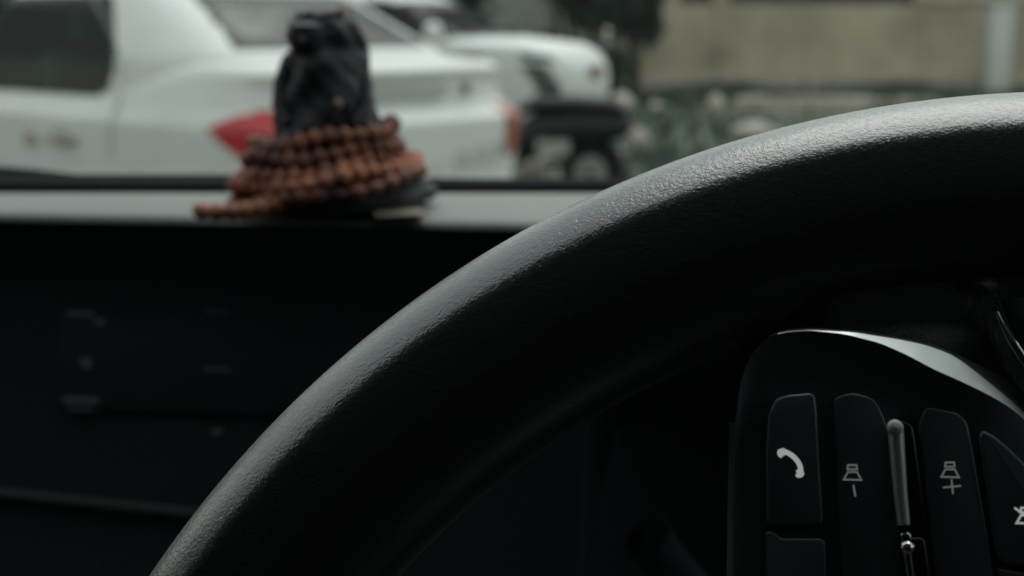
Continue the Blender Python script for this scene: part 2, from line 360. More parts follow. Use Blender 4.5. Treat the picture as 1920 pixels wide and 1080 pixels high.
def make_car(root, body_keys, ztop, gh_keys, roof, regions, windows, wheels, cap_rise, n=300, paint='white_paint', e_body=7, e_gh=6, bow=0.10):
    """body_keys: (z, y_rear, y_front, half width); regions: name -> (material, where, polygon); windows: (face, polygon, part name, material)"""
    bk = np.array(body_keys); zz = [bk[0, 0]]
    for a, b in zip(bk[:-1], bk[1:]):
        k = max(1, int(math.ceil(np.hypot(*(b - a)[[0, 1]]) / 0.02))); zz += list(np.linspace(a[0], b[0], k + 1)[1:])
    rows = []; s_par = []
    acc = np.r_[0, np.cumsum([np.hypot(*(b - a)[[0, 1]]) + 1e-6 for a, b in zip(bk[:-1], bk[1:])])]
    m = int(acc[-1] / 0.02)
    for q in np.unique(np.r_[np.linspace(0, acc[-1], m), acc]):
        z, yr, yf, hw = [np.interp(q, acc, bk[:, k]) for k in range(4)]
        P = ring(yr, yf, hw, e_body, n, bow); row = []
        for x, y in P:
            zq = z if z < 0.8 else 0.8 + (z - 0.8) * (ztop(y) - 0.8) / (bk[-1, 0] - 0.8)
            row.append((x, y, zq))
        rows.append(row)
    top = rows[-1]; xc, yc = 0.0, (bk[-1, 1] + bk[-1, 2]) / 2
    ghb = ring(*gh_keys[0][1:4], e_gh, 400); ghp = [tuple(p) for p in ghb[::6]]
    nb = len(rows)
    for sft in (0.985, 0.96, 0.92, 0.87, 0.80, 0.72, 0.62, 0.5, 0.36, 0.2, 0.05):
        rows.append([(x * sft, yc + (y - yc) * sft if abs(y - yc) < 1e-9 else yc + (y - yc) * (1 - (1 - sft) * 0.9), z + cap_rise * (1 - sft ** 2.2)) for x, y, z in top])
    out = {}
    def mb(k): return out.setdefault(k, MB())
    arch = [(wy, 0.25, 0.285) for wy, _ in wheels]
    for i in range(len(rows) - 1):
        for j in range(n):
            q = [rows[i][j], rows[i][(j + 1) % n], rows[i + 1][(j + 1) % n], rows[i + 1][j]]
            c = np.mean(q, axis=0); key = 'body'
            if i >= nb - 1 and inside(ghp, c[0], c[1]): continue
            if i < nb - 1:
                side = abs(c[0]) > 0.9 * np.max(np.abs(np.array(rows[i])[:, 0]))
                if side and any((c[1] - wy) ** 2 + (c[2] - wz) ** 2 < wr ** 2 for wy, wz, wr in arch): continue
                for nm, (mat, where, poly) in regions.items():
                    if where == 'rear' and c[1] < bk[0, 1] + 0.03 and inside(poly, c[0], c[2]): key = nm
                    if where == 'front' and c[1] > bk[0, 2] - 0.5 and inside(poly, c[0], c[2]): key = nm
                    if where == 'left' and c[0] < -0.6 and inside(poly, c[1], c[2]): key = nm
                    if where == 'right' and c[0] > 0.6 and inside(poly, c[1], c[2]): key = nm
            mb(key).add(q, [(0, 1, 2, 3)])
    def weld(o):
        b = bmesh.new(); b.from_mesh(o.data); bmesh.ops.remove_doubles(b, verts=b.verts[:], dist=0.0006)
        bmesh.ops.recalc_face_normals(b, faces=b.faces[:]); b.to_mesh(b_ := o.data); b.free()
        for p in b_.polygons: p.use_smooth = True
        b_.set_sharp_from_angle(angle=R(50)); return o
    bo = weld(out.pop('body').build('body', M[paint], root))
    done = {}
    for k, v in out.items():
        done.setdefault(k.split('|')[0], []).append((k, v))
    for k, lst in done.items():
        for kk, v in lst: weld(v.build(k, M[regions[kk][0]], root))
    # greenhouse: one fine skin, split into pillars and roof, seals and panes
    gk = np.array(gh_keys); rows = []
    for z in np.linspace(gk[0, 0], gk[-1, 0], int((gk[-1, 0] - gk[0, 0]) / 0.018)):
        yr, yf, hw = [np.interp(z, gk[:, 0], gk[:, k]) for k in (1, 2, 3)]
        rows.append([(x, y, z) for x, y in ring(yr, yf, hw, e_gh, n)])
    top = rows[-1]; yc = (gk[-1, 1] + gk[-1, 2]) / 2
    for sft in (0.97, 0.92, 0.84, 0.7, 0.5, 0.25, 0.02):
        rows.append([(x * sft, yc + (y - yc) * sft, z + roof * (1 - sft ** 2.5)) for x, y, z in top])
    out = {}
    for i in range(len(rows) - 1):
        for j in range(n):
            q = [rows[i][j], rows[i][(j + 1) % n], rows[i + 1][(j + 1) % n], rows[i + 1][j]]
            c = np.mean(q, axis=0); key = 'greenhouse'
            mx = np.max(np.abs(np.array(rows[i])[:, 0]))
            for wi, (where, poly, nm, mat) in enumerate(windows):
                on = (where == 'side' and abs(c[0]) > 0.80 * mx) or (where == 'rear' and c[1] < np.array(rows[i])[:, 1].min() + 0.22) or (where == 'front' and c[1] > np.array(rows[i])[:, 1].max() - 0.22)
                if not on: continue
                a = c[1] if where == 'side' else c[0]
                if inside(poly, a, c[2]):
                    key = (wi, c[0] > 0 if where == 'side' else None, 'seal' if edge_dist(poly, a, c[2]) < (0.03 if where == 'side' else 0.055) else 'pane')
            out.setdefault(key, MB()).add(q, [(0, 1, 2, 3)])
    weld(out.pop('greenhouse').build('roof', M[paint], root))
    seals = {}
    for key, v in out.items():
        if key[2] == 'seal': seals[key[:2]] = weld(v.build(windows[key[0]][2], M['seal'], root))
    for key, v in out.items():
        if key[2] == 'pane': weld(v.build('pane', M[windows[key[0]][3]], seals.get(key[:2], root)))
    # wheels and dark wheel housings
    for wy, wr in wheels:
        for sx in (-1, 1):
            X = sx * 0.70
            t = MB(); Mx = Matrix.Rotation(R(90), 3, 'Y')
            t.lathe([(wr * 0.62, -0.09), (wr * 0.95, -0.095), (wr, -0.06), (wr, 0.06), (wr * 0.95, 0.095), (wr * 0.62, 0.09)], (X, wy, wr), 36, Mx)
            w = t.build('wheel', M['rubber'], root)
            h = MB(); h.lathe([(wr * 0.60, -0.10), (wr * 0.55, -0.104), (0.05, -0.085), (0.05, 0.085), (wr * 0.55, 0.104), (wr * 0.60, 0.10)], (X, wy, wr), 24, Mx)
            h.build('rim', M['steel'], w)
        a = MB(); a.lathe([(0.287, -0.70), (0.287, 0.70)], (0, wy, 0.25), 28, Matrix.Rotation(R(90), 3, 'Y')); a.build('wheel_housing', M['rubber'], root)
    return bo

def seats(root, ys, z0, dx=0.36):
    for y in ys:
        for x in (-dx, dx):
            s = MB(); s.box((x, y, z0), (0.50, 0.14, 0.62), Matrix.Rotation(R(-12), 3, 'X'), bev=0.05)
            so_ = s.build('seat', M['seat_cloth'], root)
            MB().box((x, y - 0.08, z0 + 0.43), (0.27, 0.10, 0.19), bev=0.045).build('headrest', M['seat_cloth'], so_)

# --- the white sedan right in front
sed = thing('sedan', 'white sedan with red tail light parked close in front, left', 'car', (-0.42, 6.55, 0), R(47), 'white cars in the yard')
def zt_sedan(y):
    if y < 0.5: return 1.055
    if y < 1.5: u = (y - 0.5); return 1.055 - 0.165 * (3 * u * u - 2 * u ** 3)
    return 0.89
sk = [(0.22, 0.14, 4.10, 0.77), (0.30, 0.06, 4.18, 0.80), (0.44, 0.02, 4.22, 0.83), (0.62, 0.005, 4.22, 0.865), (0.775, 0.0, 4.20, 0.892),
      (0.80, 0.004, 4.20, 0.892), (0.812, 0.02, 4.19, 0.888), (0.855, 0.115, 4.12, 0.875), (0.87, 0.135, 4.10, 0.870), (0.96, 0.140, 4.06, 0.848), (1.005, 0.115, 4.04, 0.836),
      (1.02, 0.105, 4.03, 0.830), (1.035, 0.115, 4.0, 0.822), (1.055, 0.16, 3.9, 0.806)]
gs = [(0.84, 0.42, 3.60, 0.815), (0.93, 0.42, 3.50, 0.822), (1.06, 0.43, 3.25, 0.808), (1.10, 0.47, 3.18, 0.792), (1.36, 1.02, 2.75, 0.65), (1.42, 1.20, 2.60, 0.61)]
regs = {
 'tail_light|l1': ('red_lens', 'left', [(0.42, 0.795), (0.10, 0.915), (-0.1, 0.915), (-0.1, 0.60), (0.16, 0.62)]),
 'tail_light|l2': ('red_lens', 'rear', [(-0.9, 0.905), (-0.62, 0.905), (-0.62, 0.64), (-0.9, 0.64)]),
 'tail_lamp|r1': ('red_dull', 'right', [(0.35, 0.80), (0.12, 0.86), (0.03, 0.86), (0.03, 0.60), (0.16, 0.62)]),
}
wins_s = [('side', [(1.36, 0.90), (1.27, 0.94), (1.235, 1.02), (1.27, 1.14), (1.50, 1.375), (2.72, 1.385), (2.76, 0.90)], 'window', 'car_glass'),
          ('side', [(2.84, 0.90), (2.81, 1.30), (3.0, 1.14), (3.25, 0.90)], 'window', 'car_glass'),
          ('rear', [(-0.60, 1.115), (-0.47, 1.385), (0.47, 1.385), (0.60, 1.115)], 'rear_window', 'rear_glass'),
          ('front', [(-0.66, 1.03), (-0.50, 1.38), (0.50, 1.38), (0.66, 1.03)], 'windscreen', 'rear_glass')]
make_car(sed, sk, zt_sedan, gs, 0.045, regs, wins_s, [(1.02, 0.27), (3.45, 0.27)], 0.055, e_body=11, bow=0.07)
seats(sed, (1.35, 2.2), 0.80)
# trunk furniture: number plate recess, lock, seams, handle and its painted shade
MB().box((0.02, 0.115, 0.935), (0.52, 0.02, 0.075), bev=0.006).build('number_plate', node_mat('plate_grey', (0.40, 0.42, 0.40), 0.5), sed)
for x in (-0.33, 0.42): MB().box((x, 0.118, 0.93), (0.045, 0.03, 0.05), bev=0.01).build('boot_lock', M['lamp_dark'], sed)
def side_x(z, y):            # outer x of the left flank at height z
    k = np.array(sk); yr, yf, hw = [np.interp(z, k[:, 0], k[:, c]) for c in (1, 2, 3)]
    t = abs((y - (yr + yf) / 2) / ((yf - yr) / 2)); return -hw * (1 - min(0.999, t) ** 11) ** (1 / 11)
def house_x(z, y):
    k = np.array(gs); yr, yf, hw = [np.interp(z, k[:, 0], k[:, c]) for c in (1, 2, 3)]
    t = abs((y - (yr + yf) / 2) / ((yf - yr) / 2)); return -hw * (1 - min(0.999, t) ** 6) ** (1 / 6)
sm = MB()
sm.tube([(min(side_x(min(z, 0.9), y), -9 if z < 0.93 else house_x(z, y)) if z >= 0.93 else side_x(z, y), y, z) for z, y in [(1.40, 1.40), (1.36, 1.32), (1.28, 1.23), (1.18, 1.15), (1.06, 1.11), (0.97, 1.11)]], 0.006, 6)
sm.build('door_seam', node_mat('seam_grey', (0.22, 0.24, 0.22), 0.7), sed)
sm2 = MB(); sm2.tube([(side_x(z, y) - 0.001, y, z) for z, y in [(0.93, 1.12), (0.85, 1.14), (0.78, 1.16), (0.70, 1.19), (0.62, 1.22)]], 0.0045, 6); sm2.build('door_seam', bpy.data.materials['seam_grey'], sed)
hn = MB(); hn.tube([(side_x(0.68, y) - d, y, 0.68) for y, d in [(1.50, 0.0), (1.54, 0.03), (1.64, 0.04), (1.74, 0.03), (1.78, 0.0)]], 0.018, 10); hn.build('door_handle', node_mat('dark_handle', (0.30, 0.27, 0.22), 0.5), sed)  # handle coloured dark to stand in for its soft shadow
rc = MB(); rc.lathe([(0.001, -0.006), (0.055, -0.004), (0.075, 0.0), (0.055, 0.004), (0.001, 0.006)], (side_x(0.71, 1.64) + 0.001, 1.64, 0.715), 20, Matrix.Rotation(R(90), 3, 'Y')); rc.build('handle_recess', node_mat('recess_shade', (0.40, 0.42, 0.39), 0.6), sed)  # grey disc on the flank, painted as the shade behind the handle
fl_ = MB(); fl_.box((side_x(0.68, 1.96) - 0.003, 1.96, 0.665), (0.012, 0.12, 0.07), bev=0.005); fl_.build('side_repeater', node_mat('dull_amber', (0.36, 0.30, 0.22), 0.5), sed)
# faint ghosted strokes on the bumper
gm = node_mat('ghost_lettering', (0.55, 0.58, 0.55), 0.6)
for i, (x, z, h, t) in enumerate([(0.26, 0.60, .10, .1), (0.31, 0.61, .09, -.3), (0.37, 0.615, .10, .3), (0.42, 0.62, .10, -.1), (0.47, 0.625, .09, .25), (0.53, 0.63, .10, 0), (0.58, 0.64, .09, -.2), (0.10, .56, .07, .1)]):
    MB().box((x, 0.006 + 0.10 * (x / 0.83) ** 2 * 0.6, z), (0.018, 0.02, h), Matrix.Rotation(t, 3, 'Y')).build('bumper_lettering', gm, sed, smooth=False)

# --- the white hatchback behind, nose towards the right
hat = thing('hatchback', 'white hatchback with gold emblem parked behind the sedan, nose to the right', 'car', (0, 0, 0), R(-114), 'white cars in the yard')
HL = 3.64
fx, fy = 0.76, 13.21
hat.location = (fx - 0.914 * HL, fy + 0.407 * HL, 0)
def zt_h(y):
    if y > 2.7: return 1.03 + 0.03 * (HL - y) / 0.9
    return 1.06
hk = [(0.24, 0.12, 3.50, 0.72), (0.34, 0.04, 3.58, 0.75), (0.50, 0.0, 3.64, 0.77), (0.70, 0.0, 3.65, 0.785), (0.84, 0.02, 3.63, 0.79), (0.95, 0.05, 3.56, 0.785), (1.00, 0.08, 3.48, 0.775), (1.03, 0.12, 3.38, 0.75)]
hg = [(0.90, 0.10, 2.75, 0.745), (1.05, 0.14, 2.66, 0.735), (1.16, 0.20, 2.50, 0.71), (1.46, 0.50, 1.95, 0.58), (1.49, 0.56, 1.85, 0.55)]
hreg = {
 'headlight|r': ('lamp_dark', 'right', [(3.16, 0.985), (3.66, 0.94), (3.66, 0.87), (3.30, 0.90)]),
 'headlight|l': ('lamp_dark', 'left', [(3.16, 0.985), (3.66, 0.94), (3.66, 0.87), (3.30, 0.90)]),
 'bumper_vent|r': ('lamp_dark', 'front', [(0.77, 0.88), (0.70, 0.88), (0.58, 0.62), (0.60, 0.55), (0.72, 0.60)]),
 'bumper_vent|l': ('lamp_dark', 'front', [(-0.77, 0.88), (-0.70, 0.88), (-0.58, 0.62), (-0.60, 0.55), (-0.72, 0.60)]),
 'lower_grille|g': ('rubber', 'front', [(-0.42, 0.36), (0.42, 0.36), (0.46, 0.50), (-0.46, 0.50)]),
 'lower_bumper|b': ('rubber', 'front', [(-0.9, 0.2), (0.9, 0.2), (0.9, 0.36), (-0.9, 0.36)]),
}
wins_h = [('side', [(2.48, 1.09), (2.36, 1.20), (1.98, 1.42), (1.55, 1.43), (1.52, 1.09)], 'window', 'car_glass'),
          ('side', [(1.44, 1.09), (1.46, 1.43), (0.85, 1.40), (0.60, 1.22), (0.62, 1.09)], 'window', 'car_glass'),
          ('front', [(-0.66, 1.10), (-0.52, 1.44), (0.52, 1.44), (0.66, 1.10)], 'windscreen', 'car_glass'),
          ('rear', [(-0.58, 1.12), (-0.46, 1.40), (0.46, 1.40), (0.58, 1.12)], 'rear_window', 'rear_glass')]
make_car(hat, hk, zt_h, hg, 0.04, hreg, wins_h, [(0.62, 0.28), (2.92, 0.28)], 0.11)
seats(hat, (1.0, 1.75), 0.86, 0.33)
em = MB()      # gold cross-shaped bar emblem
for sx in (1,):
    em.add([(x, 3.66 + d, 0.80 + z) for d in (0, 0.012) for x, z in [(-.19, -.026), (-.065, -.026), (-.075, -.06), (.055, -.06), (.065, -.026), (.17, -.026), (.19, .026), (.065, .026), (.075, .06), (-.055, .06), (-.065, .026), (-.17, .026)]],
           [tuple(range(12))[::-1], tuple(range(12, 24))] + [(i, (i + 1) % 12, 12 + (i + 1) % 12, 12 + i) for i in range(12)])
em.build('emblem', M['gold'], hat, smooth=False)
wp = MB(); wp.tube([(-0.5, 2.62, 1.165), (0.0, 2.66, 1.172), (0.62, 2.60, 1.155)], 0.022, 8); wp.build('wiper', M['rubber'], hat)
mi = MB(); mi.lathe([(0.02, -0.07), (0.08, -0.05), (0.095, 0.0), (0.08, 0.05), (0.02, 0.07)], (0.86, 2.42, 1.15), 20, Matrix.Rotation(R(90), 3, 'X'))
mi.tube([(0.72, 2.45, 1.10), (0.83, 2.43, 1.13)], 0.02, 8); mi.build('wing_mirror', M['white_paint'], hat)

# ------------------------------------------------------------------ scooter between them
sc = thing('scooter', 'dark scooter parked between the two white cars, rear wheel showing', 'scooter', (0.555, 9.9, 0), R(72))
def wheel_mb(c, r, w, n=40):
    return MB().lathe([(r * 0.60, -w * 0.8), (r * 0.9, -w), (r, -w * 0.5), (r, w * 0.5), (r * 0.9, w), (r * 0.60, w * 0.8)], c, n, Matrix.Rotation(R(90), 3, 'Y'))
for y in (0.0, 1.22):
    w = wheel_mb((0, y, 0.215), 0.215, 0.05).build('wheel', M['rubber'], sc)
    MB().lathe([(0.125, -0.03), (0.11, -0.055), (0.03, -0.06), (0.03, 0.06), (0.11, 0.055), (0.125, 0.03)], (0, y, 0.215), 24, Matrix.Rotation(R(90), 3, 'Y')).build('rim', M['tin'], w)
    f = MB(); rows = []
    for k in range(15):
        a = R(-5 + 150 * k / 14) if y == 0.0 else R(20 + 130 * k / 14)
        rows.append([(xx, y - math.cos(a) * (0.25 + (0.0 if abs(xx) < .05 else -.02)), 0.215 + math.sin(a) * (0.25 + (0.0 if abs(xx) < .05 else -.02))) for xx in (-0.075, -0.045, 0.0, 0.045, 0.075)])
    f.grid(rows); f.build('mudguard', M['rubber'], sc)
b = MB(); rows = []
for (y, z0, z1, w) in [(-0.29, 0.52, 0.60, 0.05), (-0.22, 0.45, 0.65, 0.12), (0.05, 0.40, 0.67, 0.16), (0.35, 0.33, 0.65, 0.16), (0.52, 0.26, 0.56, 0.14), (0.60, 0.24, 0.42, 0.15)]:
    rows.append([(w * math.cos(a) * (1 if abs(math.sin(a)) < .8 else .8), y, (z0 + z1) / 2 + (z1 - z0) / 2 * math.sin(a)) for a in np.linspace(0, 2 * math.pi, 16, endpoint=False)])
b.grid(rows, close_u=True); b.build('rear_body', node_mat('scooter_paint', (0.020, 0.026, 0.026), 0.45, spec=0.3), sc)
s_ = MB(); rows = []
for (y, z, w, h) in [(-0.26, 0.64, 0.09, 0.02), (-0.18, 0.68, 0.12, 0.05), (0.1, 0.69, 0.15, 0.06), (0.4, 0.68, 0.14, 0.06), (0.55, 0.63, 0.06, 0.03)]:
    rows.append([(w * math.cos(a), y, z + h * math.sin(a)) for a in np.linspace(0, 2 * math.pi, 14, endpoint=False)])
s_.grid(rows, close_u=True); s_.build('seat', M['rubber'], sc)
fb = MB(); fb.box((0, 0.80, 0.26), (0.30, 0.45, 0.05), bev=0.02); fb.build('footboard', M['rubber'], sc)
ls = MB(); rows = []
for (y, z, w) in [(0.98, 0.24, 0.15), (1.02, 0.45, 0.19), (1.05, 0.68, 0.18), (1.02, 0.88, 0.12)]: rows.append([(x * w, y - 0.08 * x * x, z) for x in np.linspace(-1, 1, 9)])
for (y, z, w) in [(1.06, 0.90, 0.12), (1.10, 0.68, 0.17), (1.08, 0.45, 0.18), (1.03, 0.24, 0.14)]: rows.append([(x * w, y - 0.08 * x * x, z) for x in np.linspace(-1, 1, 9)])
ls.grid(rows); ls.build('leg_shield', M['lamp_dark'], sc)
hb = MB(); hb.tube([(-0.33, 0.92, 0.99), (-0.2, 1.0, 1.0), (0, 1.03, 0.98), (0.2, 1.0, 1.0), (0.33, 0.92, 0.99)], 0.014, 10); hb.tube([(0, 1.03, 0.98), (0, 1.10, 0.60), (0, 1.20, 0.25)], 0.022, 8); hb.build('handlebar', M['rubber'], sc)
MB().lathe([(0.02, -0.04), (0.08, -0.02), (0.09, 0.03), (0.07, 0.05)], (0, 1.08, 0.93), 20, Matrix.Rotation(R(-90), 3, 'X')).build('headlight', M['steel'], sc)
MB().box((0, -0.28, 0.555), (0.09, 0.03, 0.05), bev=0.01).build('tail_light', M['red_dull'], sc)
npz = MB(); npz.box((-0.04, -0.29, 0.44), (0.17, 0.015, 0.14), Matrix.Rotation(R(18), 3, 'X'), bev=0.004); npz.build('number_plate', M['pale_stone'], sc)
ex = MB(); ex.tube([(0.15, 0.38, 0.27), (0.17, 0.10, 0.30), (0.17, -0.18, 0.33)], 0.045, 12); eo = ex.build('exhaust', M['steel'], sc)
MB().box((-0.215, 0.22, 0.40), (0.015, 0.24, 0.10), bev=0.006).build('side_panel', M['pale_stone'], sc)
rock('white stone on the ground at the right bumper corner of the sedan', 1000, 345, 0.30, 0.34, 'pale_stone', 14)

def curve(pts, n=60):          # smooth interpolation through points
    p = np.array(pts, float); d = np.r_[0, np.cumsum(np.hypot(*np.diff(p, axis=0).T))]; q = np.linspace(0, d[-1], n)
    res = np.stack([np.interp(q, d, p[:, 0]), np.interp(q, d, p[:, 1])], 1)
    for _ in range(3): res[1:-1] = (res[:-2] + 2 * res[1:-1] + res[2:]) / 4
    return res
# ------------------------------------------------------------------ our car: cabin round the camera
CAR_YAW = R(-7)
cab = thing('car_cabin', 'dark car interior with grey dashboard top and tinted windscreen', 'car interior', (0, 0, 0), CAR_YAW)
def to_cab(p): return Matrix.Rotation(-CAR_YAW, 3, 'Z') @ Vector(p)
def cabz(px, py, Y):            # a point of the cabin at distance Y along the car's own axis, in cabin coordinates
    d = to_cab(ray(px, py)); return Vector((0, 0, EYE.z)) + d * (Y / d.y)
DZ = EYE.z - 0.080
YF, YB = 0.573, 0.675
xs = np.linspace(-1.0, 0.52, 60)
dt = MB(); rows = []
def skew(x, y): return y + 0.12 * x * max(0.0, min(1.0, (y - YF) / (YB - YF)))     # the back edge is not parallel to the front one
prof = [(YB + 0.008, -0.004), (YB, 0.0), (YB - 0.02, 0.0006), (YB - 0.045, 0.0008), (YF + 0.03, 0.0004), (YF + 0.010, -0.0002), (YF + 0.003, -0.0010), (YF + 0.0005, -0.0025), (YF, -0.004)]
for (y, dz) in prof: rows.append([(x, skew(x, y), DZ + dz) for x in xs])
dt.grid(rows)
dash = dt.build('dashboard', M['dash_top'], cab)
df = MB(); rows = []
for (y, z) in [(YF + 0.0005, DZ - 0.0039), (YF + 0.004, DZ - 0.007), (YF + 0.02, DZ - 0.02), (YF + 0.025, DZ - 0.06), (YF + 0.03, DZ - 0.17), (YF + 0.028, DZ - 0.19), (YF + 0.032, DZ - 0.30), (YF + 0.05, DZ - 0.60), (YF + 0.06, 0.30)]: rows.append([(x, y, z) for x in xs])
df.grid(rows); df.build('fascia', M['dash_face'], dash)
# head unit with faint markings
hu = MB()
a, b_ = cabz(215, 545, YF + 0.005), cabz(355, 780, YF + 0.005)
hu.box(((a.x + b_.x) / 2, YF + 0.0388, (a.z + b_.z) / 2), (abs(b_.x - a.x) + 0.075, 0.03, abs(a.z - b_.z) + 0.012), bev=0.004)
huo = hu.build('head_unit', M['dash_face'], cab)
for (px, py, w, h) in [(150, 590, 60, 12), (185, 606, 26, 14), (160, 684, 24, 22), (150, 752, 80, 12), (150, 768, 60, 5), (405, 584, 50, 6), (405, 695, 58, 6), (405, 810, 22, 8)]:
    p = cabz(px, py, YF + 0.0225); MB().box((p.x, YF + 0.0232, p.z), (w * YF / FPX, 0.001, h * YF / FPX), bev=0.0003).build('key_marking', M['print_grey'], huo)
tr = MB()
a, b_ = cabz(-200, 905, YF + 0.026), cabz(560, 985, YF + 0.026)
tr.tube([(a.x + (b_.x - a.x) * t, YF + 0.027, a.z + (b_.z - a.z) * t) for t in np.linspace(0, 1, 24)], 0.0024, 8); tr.build('trim_strip', M['trim_lit_edge'], cab)
# base of the windscreen: black band, scuttle, wiper
cw = MB(); rows = []
for (y, z) in [(YB + 0.008, DZ - 0.01), (YB + 0.010, DZ + 0.0025), (YB + 0.035, DZ + 0.0033), (YB + 0.08, DZ - 0.003), (YB + 0.5, DZ - 0.10), (YB + 1.0, DZ - 0.2)]: rows.append([(x, skew(x, y), z + (0.002 * max(0, min(1, (-0.10 - x) / 0.12)) if 0.005 > z - DZ > 0.003 else 0)) for x in xs])
cw.grid(rows); cw.build('scuttle', node_mat('scuttle_black', (0.008, 0.010, 0.011), 0.95, spec=0.05), cab)
wi = MB()
pts = [cabz(px, py, YB + 0.06) for px, py in [(-420, 326), (-100, 326), (0, 326), (60, 329), (130, 336), (215, 347)]]
wi.tube(pts, lambda t: 0.0042 * (1.2 - 0.5 * t), 10); wi.build('wiper', node_mat('wiper_black', (0.016, 0.020, 0.020), 0.8, spec=0.2), cab)
# windscreen, pillars, roof, doors, back
ZH, YH = EYE.z + 0.36, 0.20
gx = MB(); rows = []
for t in np.linspace(0, 1, 10): rows.append([(x, YB + 0.02 + (YH - YB - 0.02) * t + 0.03 * (1 - ((x + .24) / .72) ** 2) * (1 - t), DZ + 0.003 + (ZH - DZ) * t) for x in np.linspace(-0.98, 0.50, 24)])
gx.grid(rows); gx.build('windscreen', M['windscreen'], cab)
rf = MB(); rf.box((-0.24, -0.775, ZH + 0.01), (1.60, 1.97, 0.03), bev=0.01); rf.box((-0.24, YH + 0.01, ZH - 0.01), (1.6, 0.06, 0.05), bev=0.01); rf.build('roof_lining', M['headliner'], cab)
for x, sx in ((-1.02, -1), (0.54, 1)):
    MB().tube([(x, YB + 0.10, DZ - 0.05), (x, 0.5, DZ + 0.16), (x - sx * 0.03, YH - 0.02, ZH)], 0.035, 10).build('windscreen_pillar', M['lining'], cab)
    zs_ = 1.10 if sx < 0 else 1.28
    d = MB(); d.box((x + sx * 0.03, -0.45, (0.17 + zs_) / 2), (0.05, 2.6, zs_ - 0.17), bev=0.01); d.box((x + sx * 0.03, -0.85, 1.34), (0.046, 1.70, 0.55), bev=0.01)
    do = d.build('door', M['lining'], cab)
    MB().box((x + sx * 0.03, 0.32, (zs_ + 1.62) / 2 - 0.005), (0.006, 0.66, 1.62 - zs_)).build('door_glass', M['side_glass' if sx < 0 else 'driver_glass'], do, smooth=False)
bk_ = MB(); bk_.box((-0.24, -1.74, 0.9), (1.7, 0.05, 1.5)); bk_.build('rear_panel', M['lining'], cab, smooth=False)
fl = MB(); fl.box((-0.24, -0.5, 0.22), (1.62, 2.6, 0.04)); fl.build('floor_mat', M['lining'], cab, smooth=False)
# instrument panel behind the wheel and control stalk
hdv = curve([(1085, 1120), (1095, 800), (1110, 650), (1150, 540), (1210, 470), (1300, 430), (1450, 400), (1700, 385), (1950, 390), (2200, 430), (2350, 520), (2400, 640)], 60)
bn = MB(); rows = []
for (Y, dz, k) in [(0.375, -0.012, 0), (0.375, -0.003, 0), (0.380, 0.0, 0), (0.45, 0.0, 0), (0.60, -0.012, 0)]:
    rows.append([Vector((q.x, Y, q.z + dz)) for q in (cabz(px, py, 0.38) for px, py in hdv)])
bn.grid(rows); bno = bn.build('instrument_hood', M['dash_face'], cab)
ip = MB(); ip.box((0.22, YF - 0.01, DZ - 0.10), (0.34, 0.05, 0.12), bev=0.02); ip.build('instrument_panel', M['dash_face'], cab)
sk_ = MB(); pts = [cabz(px, py, Y) for px, py, Y in [(1500, 1260, 0.44), (1340, 1160, 0.43), (1235, 1040, 0.415), (1215, 1005, 0.412), (1205, 990, 0.411)]]
sk_.tube(pts, lambda t: 0.0075 * (1 if t < 0.8 else max(0.05, math.sqrt(max(0, 1 - ((t - 0.8) / 0.2) ** 2)))), 14); sko = sk_.build('control_stalk', M['dash_face'], cab)
for px, py, w in [(1250, 968, 12), (1212, 1010, 15), (1246, 1032, 10), (1186, 1062, 16)]:
    p = cabz(px, py, 0.402); MB().lathe([(w * .3 * 0.324 / FPX, 0), (w * .3 * 0.324 / FPX, 0.0004)], (p.x, 0.402, p.z), 10, Matrix.Rotation(R(90), 3, 'X')).build('marking', M['print_grey'], sko)

# ------------------------------------------------------------------ steering wheel
TILT, YAW = R(18), R(-7)
nW = Vector((math.sin(YAW) * math.cos(TILT), -math.cos(YAW) * math.cos(TILT), math.sin(TILT)))
uW = Vector((0, 0, 1)).cross(nW).normalized()
vW = nW.cross(uW).normalized()
WC = EYE + Vector((0.0905, 0.1925, -0.1905))
sw = thing('steering_wheel', 'black leather steering wheel turned sideways with phone and volume buttons', 'steering wheel')
MW = Matrix((uW, vW, nW)).transposed()
sw.matrix_world = Matrix.Translation(WC) @ MW.to_4x4()
RM, RA, RB = 0.1695, 0.0175, 0.0165
def wl(px, py, h=0.0):        # picture direction -> point of the wheel, h metres proud of its plane, in the wheel's own frame
    d = ray(px, py); k = ((WC + nW * h - EYE).dot(nW)) / d.dot(nW); p = EYE + d * k - WC
    return Vector((p.dot(uW), p.dot(vW), p.dot(nW)))
sec = []; r_, n_ = RA, 0.0
NS = 400; L1, L2, L3 = 0.0185, 0.0026, 0.0090; LT = L1 + L2 + L3
for k in range(NS + 1):
    q = LT * k / NS
    ph_ = R(54) * q / L1 if q < L1 else (R(54) + R(25) * (q - L1) / L2 if q < L1 + L2 else R(79) + R(11) * (q - L1 - L2) / L3)
    if k % 10 == 0 or (L1 - 0.001 < q < L1 + L2 + 0.001 and k % 4 == 0): sec.append((r_, n_))
    r_ -= math.sin(ph_) * LT / NS; n_ += math.cos(ph_) * LT / NS
top_r, top_n = sec[-1]
front = sec[:-1] + [(top_r - (top_r + RA) * (1 - math.cos(t)), top_n * math.cos(t) if False else top_n * (1 - (1 - math.cos(t)) ** 2) ** 0.5) for t in np.linspace(0, math.pi / 2, 16)]
back = [(RA * math.cos(t), -RB * math.sin(t)) for t in np.linspace(math.pi, 0, 26)[1:-1]]
rm = MB(); rows = []
for i in range(420):
    a = 2 * math.pi * i / 420
    rows.append([((RM + r) * math.cos(a), (RM + r) * math.sin(a), n) for r, n in front + back])
rm.grid(rows, close_u=True, close_v=True); rm.build('rim', M['rim_leather'], sw)

